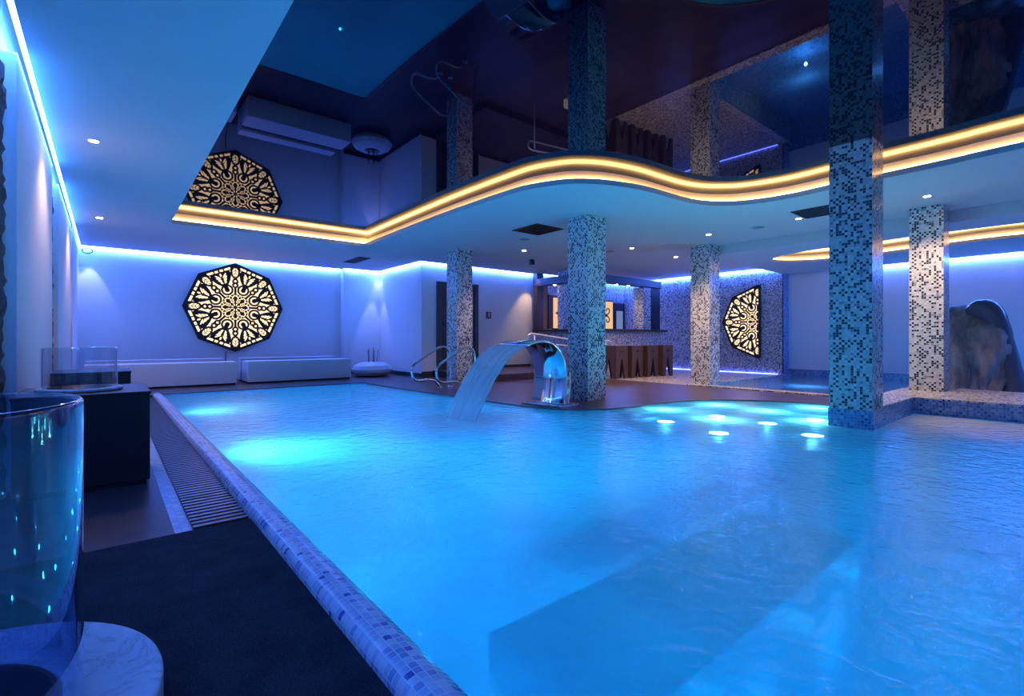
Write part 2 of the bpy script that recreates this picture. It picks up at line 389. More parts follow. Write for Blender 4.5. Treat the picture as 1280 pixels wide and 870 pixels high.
# ------------------------------------------------------------------ walls
def wall(name, mat, *b, label=None, cat='wall'): return struct(box(name, mat, *b), label, cat)
wall('wall_left', 'plaster', -.62, -.50, 3.8, 13, -.1, 3.15, label='white left wall behind the panels')
wall('wall_left_near', 'plaster', -1.4, -1.25, -2.4, 3.8, -.1, 3.15, label='white left wall beside the camera')
wall('wall_left_return', 'plaster', -1.4, -.50, 3.8, 3.9, -.1, 3.15, label='short return of the left wall')
wall('wall_left_panel', 'plaster', -.50, -.43, 4.31, 6.92, -.1, 2.67, label='white plaster wall panel lit by the nearer ceiling spotlight')
wall('wall_left_panel', 'plaster', -.50, -.43, 7.7, 10.3, -.1, 2.67, label='white plaster wall panel lit by the farther ceiling spotlight')
wall('wall_left_panel', 'plaster', -.50, -.425, 10.6, 12.8, -.1, 2.67, label='white plaster wall panel in the far left corner')
def stone(y0, y1, label, z1=2.6):
    ny, nz = max(4, int((y1-y0)/.05)), 52; m = MB(); g = []
    for i in range(ny+1):
        row = []
        for j in range(nz+1):
            e = random.uniform(-.018, .022)
            row.append(m.bm.verts.new((-.478+e*.8, y0+(y1-y0)*i/ny+(random.uniform(-.02, .02) if 0 < i < ny else random.uniform(-.025, .025)), -.04+(z1+.04)*j/nz)))
        g.append(row)
    for i in range(ny):
        for j in range(nz): m.bm.faces.new((g[i][j], g[i+1][j], g[i+1][j+1], g[i][j+1]))
    for j in range(nz):
        for row in (g[0], g[-1]):
            a = m.bm.verts.new((-.5, row[j].co.y, row[j].co.z)); b = m.bm.verts.new((-.5, row[j+1].co.y, row[j+1].co.z))
            m.bm.faces.new((row[j], row[j+1], b, a))
    struct(m.build('wall_left_stone', 'rock_wall'), label, 'stone cladding')
stone(3.9, 4.22, 'rough dark stone strip on the left wall nearest the camera', 2.55)
stone(6.96, 7.66, 'rough dark stone strip between the two white wall panels', 2.5)
stone(10.33, 10.57, 'rough dark stone strip near the far left corner', 2.55)
wall('wall_back', 'plaster', -.6, 4.75, YB, 13, -.1, 3.15, label='white back wall carrying the octagonal light panel')
wall('wall_back_right', 'plaster', 4.75, 5.9, 12.6, 13, -.1, 3.15, label='white wall section behind the pebble-shaped planter')
wall('wall_side', 'plaster', 5.75, 5.9, 10.3, 12.6, -.1, 3.15, label='white side wall between planter and door wall')
wall('wall_door', 'plaster', 5.9, 9.3, YD, 10.45, -.1, 3.15, label='white wall with the door and the red plate')
wall('wall_bar', 'mosaic_wall', 9.3, 13.4, 10.15, 10.3, -.1, 3.15, label='mosaic wall behind the bar')
wall('wall_mosaic', 'mosaic_wall', XM, 13.4, 5.18, 10.3, -.1, 3.15, label='mosaic wall with the half octagon light panel')
wall('wall_mosaic_end', 'mosaic_blue', XM, 13.7, 5.16, 5.2, -.1, 3.15, label='blue mosaic end of the mosaic wall')
wall('wall_right', 'plaster', XC, 13.7, -2.4, 5.2, .14, 3.15, label='white wall behind the small pool and rock')
wall('wall_right_base', 'mosaic_blue', 13.47, 13.7, -2.4, 5.2, -.5, .14, label='blue mosaic base of the right wall')
wall('wall_near', 'plaster', -1.4, 13.7, -2.4, -2.25, -1.4, 3.15, label='white wall behind the camera')
for a in ((4.75, 5.75, 12.585, 12.6), (5.75, 6.05, 10.285, 10.3)):
    struct(box('baseboard_back', 'grey_frame', *a, 0, .13), 'dark skirting at the foot of the white wall', 'baseboard')
struct(box('baseboard_side', 'grey_frame', 5.735, 5.75, 10.3, 12.6, 0, .09), 'dark skirting along the white side wall', 'baseboard')
struct(box('floor_platform', 'deck', 6.05, 9.2, 8.2, 10.3, 0, .15), 'raised dark wooden platform in front of the door wall', 'platform')
struct(box('baseboard_door', 'grey_frame', 7.42, 9.2, 10.28, 10.3, .15, .21), 'dark skirting on the platform along the door wall', 'baseboard')

# ------------------------------------------------------------------ ceilings
g = .075
outer = [(-.385, -2.25), (-.385, YB-g), (4.75-.02, YB-g), (4.75-.02, 12.6-g), (5.75-g, 12.6-g), (5.75-g, YD-g), (9.3, YD-g), (9.3, 10.15-g), (XM-g, 10.15-g), (XM-g, 5.2), (9.28, 5.2), (9.28, -2.25)]
m = MB().flat([outer, opening], ZS)
m.band([(x, y, ZS) for x, y in outer], [(x, y, ZS+.06) for x, y in outer])
m.band([(x, y, ZS) for x, y in opening], [(x, y, ZS+.065) for x, y in opening])
op2 = offset(opening, .03); op3 = offset(opening, .14)
m.band([(x, y, ZS+.065) for x, y in opening], [(x, y, ZS+.065) for x, y in op3])
struct(m.build('ceiling_soffit', 'soffit'), 'smooth lowered ceiling with a wavy edge around the dark ceiling film', 'ceiling')
m = MB().band([(x, y, ZS+.06) for x, y in op3], [(x, y, 3.1) for x, y in op3])
struct(m.build('trim_4', plain('cove_recess', (.82, .80, .76), .6)), 'upright recess wall of the wavy light cove', 'cove')
struct(MB().flat([op3], ZM).build('ceiling_film', 'stretch'), 'glossy dark navy stretch ceiling mirroring the pool hall', 'ceiling')
lo = [(9.28, -2.25), (9.28, 5.2), (XC-.08, 5.2), (XC-.08, -2.25)]
cove2 = [(10.72, 4.42), (11.0, 4.50), (11.35, 4.33), (11.6, 4.0), (11.72, 3.55), (11.7, 2.9), (11.6, 2.3), (11.45, 1.7), (11.4, 1.15), (11.5, .6), (11.6, 0), (11.6, -1.2), (10.3, -1.2), (10.1, .5), (10.05, 2.0), (10.1, 3.2), (10.35, 4.1), (10.72, 4.42)]
cove2 = catmull(cove2, 4)[:-1]
m = MB().flat([lo, cove2], ZL)
m.band([(x, y, ZL) for x, y in lo], [(x, y, 3.0) for x, y in lo])
m.band([(x, y, ZL) for x, y in cove2], [(x, y, ZL+.05) for x, y in cove2])
c3 = offset(cove2, .11)
m.band([(x, y, ZL+.05) for x, y in cove2], [(x, y, ZL+.05) for x, y in c3])
struct(m.build('ceiling_lowered', 'soffit'), 'lower ceiling over the small pool with an oval light recess', 'ceiling')
struct(MB().band([(x, y, ZL+.045) for x, y in c3], [(x, y, 2.9) for x, y in c3]).build('trim_5', M['soffit']), 'recess wall of the oval light cove', 'cove')
struct(MB().flat([c3], 2.72).build('ceiling_film_small', 'stretch'), 'glossy dark film inside the oval ceiling recess', 'ceiling')
struct(box('ceiling', 'dark_void', -1.4, 13.7, -2.4, 13, 3.15, 3.3), 'structural ceiling slab above everything', 'ceiling')

# ------------------------------------------------------------------ LED strips
def strip(name, mat, A, B, w, z0, z1, label, group, cat='light strip'):
    a, b = Vector(A), Vector(B); d = (b-a).normalized(); n = Vector((-d.y, d.x))*w/2
    m = MB(); pts = [a+n, b+n, b-n, a-n]
    m.prism([(p.x, p.y) for p in pts], lambda p, q, z: (p, q, z), z0, z1)
    return tag(m.build(name, mat), label, cat, group)
GB = 'blue light strips along the ceiling edge'
strip('led_strip', 'led_left', (-.405, -2.2), (-.405, 12.78), .022, 2.735, 2.765, 'long blue light strip along the top of the left wall', GB)
strip('led_strip', 'led_panel', (-.44, 4.35), (-.44, 6.9), .02, 2.675, 2.695, 'short blue light strip on the wall panel nearest the camera', GB)
strip('led_strip', 'led_panel', (-.44, 7.75), (-.44, 10.25), .02, 2.675, 2.695, 'short blue light strip on the farther left wall panel', GB)
strip('led_strip', 'led_blue', (-.39, YB-.04), (4.72, YB-.04), .022, 2.725, 2.755, 'blue light strip above the octagonal light panel', GB)
strip('led_strip', 'led_blue', (4.75, 12.56), (5.72, 12.56), .022, 2.725, 2.755, 'short blue light strip above the pebble-shaped planter', GB)
strip('led_strip', 'led_blue', (5.71, 12.55), (5.71, 10.27), .022, 2.725, 2.755, 'blue light strip on the side wall right of the planter', GB)
strip('led_strip', 'led_blue', (5.72, YD-.04), (9.25, YD-.04), .022, 2.725, 2.755, 'blue light strip above the door and red plate', GB)
strip('led_strip', 'led_blue', (9.46, 10.11), (13.1, 10.11), .022, 2.725, 2.755, 'blue light strip above the bar back wall', GB)
strip('led_strip', 'led_blue', (13.16, 10.1), (13.16, 5.22), .022, 2.69, 2.72, 'blue light strip above the mosaic wall', GB)
strip('led_strip', 'led_blue', (13.46, 4.0), (13.46, -2.2), .022, 2.545, 2.575, 'blue light strip on the white wall above the rock', GB)
strip('led_strip', glow('blue_led_dim', (.1, .15, 1), 12), (13.16, 10.0), (13.16, 5.3), .02, .005, .02, 'blue light strip at the foot of the mosaic wall', GB)
q1 = offset(opening, .115); q2 = offset(opening, .137)
def ribbon(P, Q, z0, z1):
    m = MB(); A = [(x, y) for x, y in P]; B = [(x, y) for x, y in Q]
    m.band([(x, y, z0) for x, y in A], [(x, y, z1) for x, y in A], False)
    m.band([(x, y, z1) for x, y in A], [(x, y, z1) for x, y in B], False)
    m.band([(x, y, z0) for x, y in A], [(x, y, z0) for x, y in B], False)
    return m
tag(ribbon(q1[1:-1], q2[1:-1], ZS+.075, ZS+.112).build('cove_light', 'led_warm'), 'warm light strip running along the wavy ceiling edge', 'light strip')
r1 = offset(cove2, .085); r2 = offset(cove2, .107)
tag(ribbon(r1+r1[:1], r2+r2[:1], ZL+.055, ZL+.09).build('cove_light', 'led_warm'), 'warm light strip around the oval recess over the small pool', 'light strip')

# ------------------------------------------------------------------ mosaic pillars
def pillar(x0, x1, y0, y1, z0, z1, label, foot=False):
    cx, cy = (x0+x1)/2, (y0+y1)/2
    t = empty('mosaic_pillar', (cx, cy, z0), label, 'pillar', kind='thing')
    hx, hy = (x1-x0)/2, (y1-y0)/2
    zz = 0
    if foot:
        MB().box(-hx-.008, hx+.008, -hy-.008, hy+.008, 0, -z0+.17).build('foot', 'mosaic_blue', t); zz = -z0+.17
        t.children[0]['label'] = 'blue tiled foot standing in the water'
    MB().box(-hx, hx, -hy, hy, zz, z1-z0).build('shaft', 'mosaic', t)
    return t
pillar(5.91, 6.29, 1.48, 1.86, -1.3, ZM, 'large mosaic pillar standing in the pool on a blue tiled foot', True)
pillar(5.41, 5.81, 4.8, 5.2, 0, ZS, 'mosaic pillar beside the curved steel fountain')
pillar(5.45, 5.83, 8.33, 8.71, 0, ZS, 'mosaic pillar in front of the door, behind the handrails')
pillar(8.88, 9.27, 4.81, 5.2, 0, ZS, 'mosaic pillar at the corner of the small pool, before the half octagon panel')
pillar(8.70, 9.08, 1.38, 1.75, .19, ZS, 'mosaic pillar standing on the low blue wall beside the rock')

# ------------------------------------------------------------------ mandala light panels
def lit(x, y):
    r = math.hypot(x, y)
    if r < 1e-6: return False
    a = math.atan2(y, x); k = round((a-PI/8)/(PI/4)); b = a-PI/8-k*PI/4
    p, q = r*math.cos(b), abs(r*math.sin(b))
    if p > .868: return False
    c8, s8 = math.cos(PI/8), math.sin(PI/8)
    ca = p*c8+q*s8; cd = abs(q*c8-p*s8)          # along / off the nearest vertex axis
    def ell(u, v, cu, cv, au, av, ang=0):
        du, dv = u-cu, v-cv; c, s = math.cos(ang), math.sin(ang)
        return ((du*c+dv*s)/au)**2+((-du*s+dv*c)/av)**2 < 1
    # heart: small leaves and a wavy bracket round them
    if p < .285 and q < .115:
        if p < .09: return ell(p, q, .065, 0, .030, .011)
        for pp in (.105, .145, .185):
            if ell(p, q, pp+.018, .020, .026, .0085, .75): return True
        z = .262+.020*math.cos(q*75)-q*.35
        return abs(p-z) < .013
    # bud at the vertex
    if ell(ca, cd, .785, 0, .145, .095):
        if ell(ca, cd, .79, 0, .105, .058):
            if cd < .008 and ca > .75: return False
            return ((ca+cd*.9-.70) % .062) > .018
        return False
    if cd < .105 and ca > .80: return False
    # bead chain
    for cc in (.495, .585):
        e = math.hypot(ca-cc, cd)
        if e < .066: return abs(ca-cc)+cd < .030
    if cd < (.034 if p > .42 else .022) and ca < .70: return False
    # ring with a crescent
    e = math.hypot(p-.415, q)
    if e < .125:
        if .050 < e < .082: return not (p > .425 and q < .045)
        return False
    # leaf shield
    def wid(pp):
        if pp < .50 or pp > .80: return -1
        t = (pp-.50)/.30
        return .035+.185*math.sin(t*PI*.5)**.8
    w = wid(p)
    if q < w:
        if p > .765 and q > .205: return True
        for pp, ln in ((.555, .030), (.60, .050), (.648, .066), (.698, .066)):
            if ell(p, q, pp+.028, .014+ln*.80, ln, .0145, .80): return True
        return ell(p, q, .755, 0, .034, .017)
    if p >= .80:
        if q > .225: return True
        return p > .822 and not (.085 < q < .115) and q > .02
    dn = abs(e-.125) if p < .56 else 9
    if w > 0: dn = min(dn, (q-w)*.85)
    if p > .50: return dn < .062
    return dn < .038 and p > .285
def octa(R): return [(R*math.cos(i*PI/4), R*math.sin(i*PI/4)) for i in range(8)]
def lattice(fn, R, umin, umax, N=330):
    """cut-outs as thin lit inlays; fn(u, v, depth)->xyz"""
    m = MB(); h = 2*R/N
    for j in range(N):
        v = -R+(j+.5)*h; run = None
        for i in range(N+1):
            u = -R+(i+.5)*h
            on = i < N and umin <= u <= umax and lit(u/R, v/R)
            if on and run is None: run = u-h/2
            if not on and run is not None:
                u1 = u-h/2
                m.bm.faces.new([m.bm.verts.new(fn(*q)) for q in ((run, v-h/2, 0), (u1, v-h/2, 0), (u1, v+h/2, 0), (run, v+h/2, 0))])
                run = None
    return m
t = empty('octagon_light', (2.28, YB-.055, 1.63), 'octagonal backlit panel with dark fretwork rosette on the back wall', 'wall light')
R = 1.02
ro = MB().prism(octa(R), lambda p, q, d: (p, d, q), -.03, .03).build('fretwork_panel', 'fret', t)
lattice(lambda u, v, d: (u, -.034, v), R, -9, 9).build('lit_cutouts', 'lit_cream', t)
MB().prism(octa(R*.8), lambda p, q, d: (p, d, q), .03, .05).build('wall_bracket', 'black', t)
t = empty('half_octagon_light', (13.16, 5.78, 1.36), 'half octagon backlit fretwork panel on the mosaic wall', 'wall light')
R = .97
# u runs along -y (to the photo's right); keep the half left of the cut edge
pts = [p for p in octa(R) if p[0] < .08*R]; 
pts = [(-R, 0), (-R*math.sqrt(.5), -R*math.sqrt(.5)), (0, -R), (.06, -R*.985), (.06, R*.985), (0, R), (-R*math.sqrt(.5), R*math.sqrt(.5))]
MB().prism(pts, lambda p, q, d: (d, -p, q), -.03, .03).build('fretwork_panel', 'fret', t)
lattice(lambda u, v, d: (-.034, -u, v), R, -9, .02).build('lit_cutouts', 'lit_cream', t)

# ------------------------------------------------------------------ ceiling fittings
def lamp(kind, name, loc, energy, color, rot=(0, 0, 0), **kw):
    l = bpy.data.lights.new(name, kind); l.energy = energy; l.color = color
    for k, v in kw.items(): setattr(l, k, v)
    o = bpy.data.objects.new(name, l); COL.objects.link(o); o.location = loc; o.rotation_euler = rot
    return o
WARM = (1, .62, .36)
base_dl = None
def downlight(x, y, z, label, e=130, r=.045, group='round ceiling spotlights'):
    global base_dl
    if base_dl is None:
        t = empty('ceiling_spotlight', (0, 0, 0), label, 'spotlight', group)
        MB().lathe([(.036, -.004), (.047, -.007), (.050, -.002), (.050, .0)], n=24).build('trim_ring', plain('white_ring', (.7, .7, .72), .4), t, True)
        MB().lathe([(0, -.0065), (.036, -.0065)], n=20).build('lens', 'spot_glow', t)
        base_dl = t
    else: t = copy_tree(base_dl)
    t.location = (x, y, z); t['label'] = label
    if e: lamp('SPOT', 'spot_lamp', (x, y, z-.03), e, WARM, spot_size=math.radians(118), spot_blend=.75, shadow_soft_size=.03)
    return t
downlight(-.09, 5.94, ZS, 'ceiling spotlight near the left wall, the nearer of two', 40)
downlight(-.08, 9.64, ZS, 'ceiling spotlight near the left wall, the farther of two', 40)
downlight(6.63, 7.62, ZS, 'ceiling spotlight right of the large dark ceiling vent, before the bar')
downlight(8.12, 6.04, ZS, 'ceiling spotlight over the deck beside the round speaker')
downlight(9.74, 6.06, ZS, 'ceiling spotlight over the mosaic floor near the stools')
downlight(8.10, 4.4, ZS, 'ceiling spotlight just in front of the pillar at the small pool corner', 150)
downlight(8.08, 2.95, ZS, 'ceiling spotlight beside the vent behind the large pool pillar', 110)
downlight(8.08, 1.44, ZS, 'ceiling spotlight in front of the pillar on the low wall', 120)
def vent(name, cx, cy, w, d, label, rz=0):
    t = empty(name, (cx, cy, ZS), label, 'ceiling vent', rz=rz)
    MB().box(-w/2, w/2, -d/2, -d/2+.02, -.012, 0).box(-w/2, w/2, d/2-.02, d/2, -.012, 0).box(-w/2, -w/2+.02, -d/2+.02, d/2-.02, -.012, 0).box(w/2-.02, w/2, -d/2+.02, d/2-.02, -.012, 0).build('frame', 'black', t)
    MB().box(-w/2+.02, w/2-.02, -d/2+.02, d/2-.02, -.003, -.001).build('backing', 'dark_void', t)
    m = MB()
    k = -d/2+.05
    while k < d/2-.03: m.box(-w/2+.02, w/2-.02, k, k+.012, -.010, -.003); k += .05
    m.build('louvres', 'black', t)
    return t
vent('ceiling_vent', 5.54, 6.02, .60, .62, 'large square dark ceiling vent left of the fountain pillar')
vent('ceiling_vent', 7.86, 2.62, .58, .5, 'dark ceiling vent behind the large pool pillar')
vent('ceiling_vent', 4.45, 11.0, .30, .95, 'narrow ceiling vent above the low box benches')
for x, y, lb in ((8.05, 6.55, 'round flush ceiling speaker beside the deck spotlight'), (5.9, 6.75, 'round flush ceiling speaker behind the large square vent'), (8.2, 3.6, 'round flush ceiling speaker between two spotlights near the small pool')):
    t = empty('ceiling_speaker', (x, y, ZS), lb, 'speaker', 'round ceiling speakers')
    MB().lathe([(.10, 0), (.105, -.006), (.095, -.008)], n=28).build('rim', 'soffit', t, True)
    MB().lathe([(0, -.006), (.096, -.006)], n=28).build('grille', plain('speaker_grille', (.3, .3, .33), .7), t)
t = empty('motion_sensor', (7.5, 8.35, ZS), 'small black sensor box hanging from the ceiling before the bar', 'sensor')
MB().box(-.03, .03, -.03, .03, -.02, 0).build('mount', 'black', t); MB().box(-.05, .05, -.05, .05, -.13, -.02).build('housing', 'black', t, bevel=.01)
t = empty('hanging_ring', (-.28, 12.3, 2.73), 'small wire ring hanging from the ceiling in the far left corner', 'ring')
MB().tube([(0, 0, 0), (.0, .0, -.10)], .004, 6).build('wire', 'black', t)
MB().tube([(.075*math.cos(a*PI/12), 0, -.15+.05*math.sin(a*PI/12)) for a in range(24)], .009, 8, closed=True).build('ring', 'black', t, True)

# ------------------------------------------------------------------ low box benches by the back wall
def bench(x0, x1, label):
    t = empty('box_bench', ((x0+x1)/2, 11.9, 0), label, 'bench', 'low white box benches under the back wall')
    w = (x1-x0)/2
    MB().box(-w, w, -.9, -.30, .03, .45).build('body', 'white_panel', t, bevel=.006)
    MB().box(-w+.02, w-.02, -.87, .10, 0, .03).build('plinth', 'dark_void', t)
    MB().box(-w+.03, w-.12, -.30, -.18, .25, .43).build('slot', 'dark_void', t)
    MB().box(-w, w-.10, -.18, .12, .03, .50).build('back_ledge', 'white_panel', t, bevel=.006)
bench(-.30, 2.0, 'long low white box bench, the left one, directly under the octagonal panel')
bench(2.2, 4.32, 'long low white box bench, the right one, next to the pebble planter')
o = MB().tube([(2.10, 12.78, .62), (2.09, 12.77, .35), (2.12, 12.7, .1), (2.08, 12.3, .04), (2.12, 11.8, .03), (2.07, 11.5, .03)], .012, 8, 2).build('power_cable', 'cable', smooth=True)
tag(o, 'thin cable running down the wall between the two box benches', 'cable')

# pebble planter
t = empty('pebble_planter', (5.02, 11.45, 0), 'white faceted pebble-shaped planter with thin reeds in the wall corner', 'planter')
m = MB().lathe([(.0, .0), (.36, .02), (.47, .10), (.49, .17), (.43, .26), (.30, .33), (.20, .345), (.17, .33), (.16, .25), (0, .25)], n=14)
m.build('bowl', 'porcelain', t)
MB().lathe([(0, .26), (.158, .26)], n=14).build('soil', 'reed', t)
for k in range(7):
    a = k*2.4; r = .05+.012*k; x, y = r*math.cos(a), r*math.sin(a)
    MB().tube([(x, y, .25), (x*1.1, y*1.1, .5), (x*1.25, y*1.25, .62+.03*(k % 4))], .005, 6).build('reed', 'reed', t)

# ------------------------------------------------------------------ door wall
t = empty('door', (6.76, 10.3, .15), 'dark framed wooden door half hidden by a mosaic pillar', 'door')
t.name = 'door_1'; t['kind'] = 'structure'
MB().box(-.61, -.49, -.05, .02, 0, 2.15).box(.49, .61, -.05, .02, 0, 2.15).box(-.49, .49, -.05, .02, 2.03, 2.15).build('door_frame', 'grey_frame', t, bevel=.004)
MB().box(-.48, .26, -.02, .01, 0, 2.03).build('door_leaf', 'dark_wood', t)
MB().box(.27, .48, -.012, -.002, .02, 2.02).build('glass_light', plain('bluish_pane', (.10, .16, .26), .1), t)
lf = MB().box(.27, .29, -.03, .0, 0, 2.03).build('mullion', 'grey_frame', t)
MB().box(.34, .47, -.016, -.012, 1.50, 1.56).box(.34, .47, -.016, -.012, 1.59, 1.63).build('yellow_sticker', 'sign_yellow', t)
MB().tube([(.20, -.02, .95), (.20, -.07, .95), (.10, -.07, .95)], .011, 8).build('door_handle', 'chrome', t, True)
t = empty('wall_plate', (7.72, 10.285, 1.53), 'small dark red square plate with white mark on the white wall', 'sign')
MB().box(-.075, .075, -.012, .012, -.085, .085).build('plate', 'sign_red', t, bevel=.005)
m = MB()
m.prism([(-.022, -.05), (.03, -.05), (.034, -.02), (.02, 0), (.034, .02), (.034, .05), (.01, .062), (-.02, .055), (-.03, .02), (-.012, .0), (-.02, -.02)], lambda p, q, d: (p, d, q), -.016, -.012)
m.build('pictogram', 'sign_mark', t)

# ------------------------------------------------------------------ pool handrails
def grab_rail(y, dx, label):
    t = empty('pool_handrail', (4.6+dx, y, 0), label, 'handrail', 'pair of bent steel pool handrails')
    P = [(.44, 0), (.44, .16), (.435, .45), (.43, .60), (.38, .72), (.28, .765), (.17, .74), (-.08, .60), (-.30, .47), (-.37, .41), (-.385, .33), (-.36, .21), (-.29, .15), (-.18, .145), (-.02, .155), (.10, .13), (.17, .06), (.21, -.02)]
    m = MB(); m.tube([(x, 0, z) for x, z in P], .021, 10, 2); m.build('rail', 'chrome', t, True)
    for xx in (.44, .205):
        MB().lathe([(.021, .012), (.045, .010), (.05, 0)], (xx, 0, 0), 20).build('floor_flange', 'chrome', t, True)
grab_rail(7.92, 0, 'bent steel pool handrail, the farther of the pair')
grab_rail(7.30, .14, 'bent steel pool handrail, the nearer of the pair, before the door pillar')

# ramp handrail in front of the bar
t = empty('ramp_handrail', (8.1, 7.6, 0), 'long double-bar metal handrail in front of the bar', 'handrail')
def rl(z0): return [(-1.35, 0, z0-.04), (-1.38, 0, z0+.10), (-1.30, 0, z0+.13), (-1.2, 0, z0+.13), (0, 0, z0), (.6, 0, z0-.02), (1.25, 0, z0-.02), (1.34, 0, z0-.06), (1.36, 0, z0-.12)]
MB().tube(rl(.88), .02, 8, 1).build('upper_bar', 'satin', t, True)
MB().tube([(-1.35, 0, .85), (-1.25, 0, .83), (0, 0, .74), (.6, 0, .72), (1.25, 0, .72), (1.36, 0, .76)], .018, 8, 1).build('lower_bar', 'satin', t, True)
for x, zt in ((-1.2, .99), (.0, .87), (1.1, .86)):
    MB().tube([(x, 0, 0), (x, 0, zt)], .016, 8).build('post', 'satin', t, True)
    MB().lathe([(0, .012), (.045, .010), (.05, 0)], (x, 0, 0), 16).build('floor_flange', 'chrome', t, True)

# ------------------------------------------------------------------ bar
t = empty('bar_counter', (10.5, 8.0, 0), 'mosaic faced corner bar counter with dark worktop', 'bar')
X0, Y0 = 10.5, 8.0
MB().box(9.2-X0, 12.05-X0, 7.9-Y0, 8.08-Y0, 0, 1.10).box(9.2-X0, 9.38-X0, 8.08-Y0, 10.14-Y0, 0, 1.10).build('mosaic_front', 'mosaic_wall', t)
MB().box(9.12-X0, 12.15-X0, 7.82-Y0, 8.35-Y0, 1.10, 1.16).box(9.12-X0, 9.62-X0, 8.35-Y0, 10.14-Y0, 1.10, 1.16).build('worktop', 'dark_wood', t, bevel=.004)
t = empty('bar_canopy', (10.5, 8.0, 2.36), 'dark blue beam canopy above the bar counter', 'canopy')
MB().box(9.15-X0, 12.35-X0, 8.15-Y0, 8.38-Y0, 0, .20).box(9.15-X0, 9.38-X0, 8.38-Y0, 10.14-Y0, 0, .20).build('beam', 'canopy', t, bevel=.004)
MB().box(9.16-X0, 9.40-X0, 9.98-Y0, 10.14-Y0, -1.2, .0).box(9.16-X0, 9.40-X0, 9.98-Y0, 10.14-Y0, .2, .37).build('left_post', 'dark_wood', t)
MB().box(11.92-X0, 12.35-X0, 8.2-Y0, 8.5-Y0, -1.2, .0).build('right_post', 'canopy', t)
t = empty('bar_pier', (11.73, 8.365, 1.16), 'mosaic pier at the right end of the bar', 'pier', 'mosaic bar piers')
MB().box(-.17, .17, -.165, .165, .002, 1.196).build('shaft', 'mosaic', t)
t = empty('bar_pier', (9.45, 8.93, 1.16), 'mosaic pier on the left leg of the bar counter', 'pier', 'mosaic bar piers')
MB().box(-.17, .17, -.37, .37, .002, 1.196).box(-.17, .17, -.37, .37, 1.404, 1.568).build('shaft', 'mosaic', t)
t = empty('wood_back_panel', (9.66, 10.1, 1.165), 'brown wood panelling on the wall left of the lit bar panel', 'panel')
MB().box(-.25, .0, -.02, .04, 0, 1.26).build('board', 'bar_wood', t); MB().box(.0, .18, -.06, .04, 0, 1.0).build('cabinet_side', 'dark_wood', t)
def scroll(t):
    for sg in (1, -1):
        P = [(-.05, -.03, sg*.012), (.0, -.03, sg*.03)]
        for k in range(22):
            q = k/21; a = -PI/2+q*1.62*PI; r = .105-.055*q
            P.append((.03+r*math.cos(a), -.03, sg*(.15+r*math.sin(a))))
        MB().tube(P, .019, 6).build('scroll', 'fret', t, True)
    MB().prism([(-.17, 0), (-.10, .016), (-.06, .05), (-.02, .016), (.10, 0), (-.02, -.016), (-.06, -.05), (-.10, -.016)], lambda p, q, d: (p, d, q), -.04, -.02).build('scroll_stem', 'fret', t)
for cx, lb in ((10.12, 'warm backlit panel with dark scroll ornament at the left of the bar back wall'), (12.28, 'warm backlit panel with dark scroll ornament at the right of the bar back wall')):
    t = empty('scroll_panel', (cx, 10.12, 1.66), lb, 'wall light', 'backlit scroll panels behind the bar')
    MB().box(-.24, .30, -.02, .03, -.44, .44).build('lit_panel', 'lit_peach', t)
    MB().box(-.27, .33, -.0, .03, -.48, -.44).box(-.27, .33, 0, .03, .44, .48).box(-.27, -.24, 0, .03, -.44, .44).box(.30, .33, 0, .03, -.44, .44).build('frame', 'dark_wood', t)
    scroll(t)
t = empty('bar_pane', (12.92, 10.1, 1.55), 'pale blue glow-painted screen in a dark surround on the bar back wall', 'pane')
MB().box(-.28, .26, -.01, .04, -.44, .52).build('surround', 'canopy', t); MB().box(-.17, .15, -.02, -.01, -.36, .27).build('pane', 'pane_glow', t)  # no display here: a pale rectangle with its brightness painted as glow
t = empty('saucer', (9.38, 9.75, 1.16), 'small white saucer on the left end of the bar worktop', 'saucer')
MB().lathe([(0, .004), (.05, .004), (.09, .018), (.092, .014), (.05, 0), (0, 0)], n=24).build('dish', 'porcelain', t, True)
for x, y, lb in ((9.27, 9.4, 'small spotlight under the left arm of the bar canopy'), (9.95, 8.26, 'small spotlight under the bar canopy beside the fountain pillar'), (10.45, 8.26, 'small spotlight in the middle of the bar canopy'), (10.95, 8.26, 'small spotlight under the right part of the bar canopy')):
    downlight(x, y, 2.36, lb, 7, group='small spotlights under the bar canopy')['group'] = 'small spotlights under the bar canopy'
lamp('SPOT', 'bar_lamp', (10.3, 9.2, 2.35), 12, WARM, spot_size=2.4, spot_blend=.6, shadow_soft_size=.05)
lamp('SPOT', 'bar_lamp', (11.2, 8.9, 2.35), 12, WARM, spot_size=2.4, spot_blend=.6, shadow_soft_size=.05)

# bar stools
def stool_panel(w, h, fn, d0, d1):
    m = MB()
    out = [(-w/2, 0), (-w/2, h), (w/2, h), (w/2, 0), (.11, 0), (.018, h*.62), (-.018, h*.62), (-.11, 0)]
    m.prism(out, fn, d0, d1); return m
t = empty('bar_stool', (0, 0, 0), '', 'stool', 'wooden bar stools in a row before the bar')
W, Hh = .42, .72
pf = stool_panel(W, Hh, lambda p, q, d: (p, d, q), -W/2, -W/2+.03).build('front_panel', 'stool_wood', t)
MB().box(-.055, .055, -W/2-.004, -W/2, .60, .635).build('handle_slot', 'dark_void', pf)
stool_panel(W, Hh, lambda p, q, d: (p, d, q), W/2-.03, W/2).build('back_panel', 'stool_wood', t)
for s in (-1, 1):
    stool_panel(W-.064, Hh, lambda p, q, d: (d, p, q), s*(W/2-.03) if s < 0 else W/2-.03, s*W/2).build('side_panel', 'stool_wood', t)
MB().box(-W/2, W/2, -W/2, W/2, Hh, Hh+.035).build('seat', 'stool_wood', t, bevel=.006)
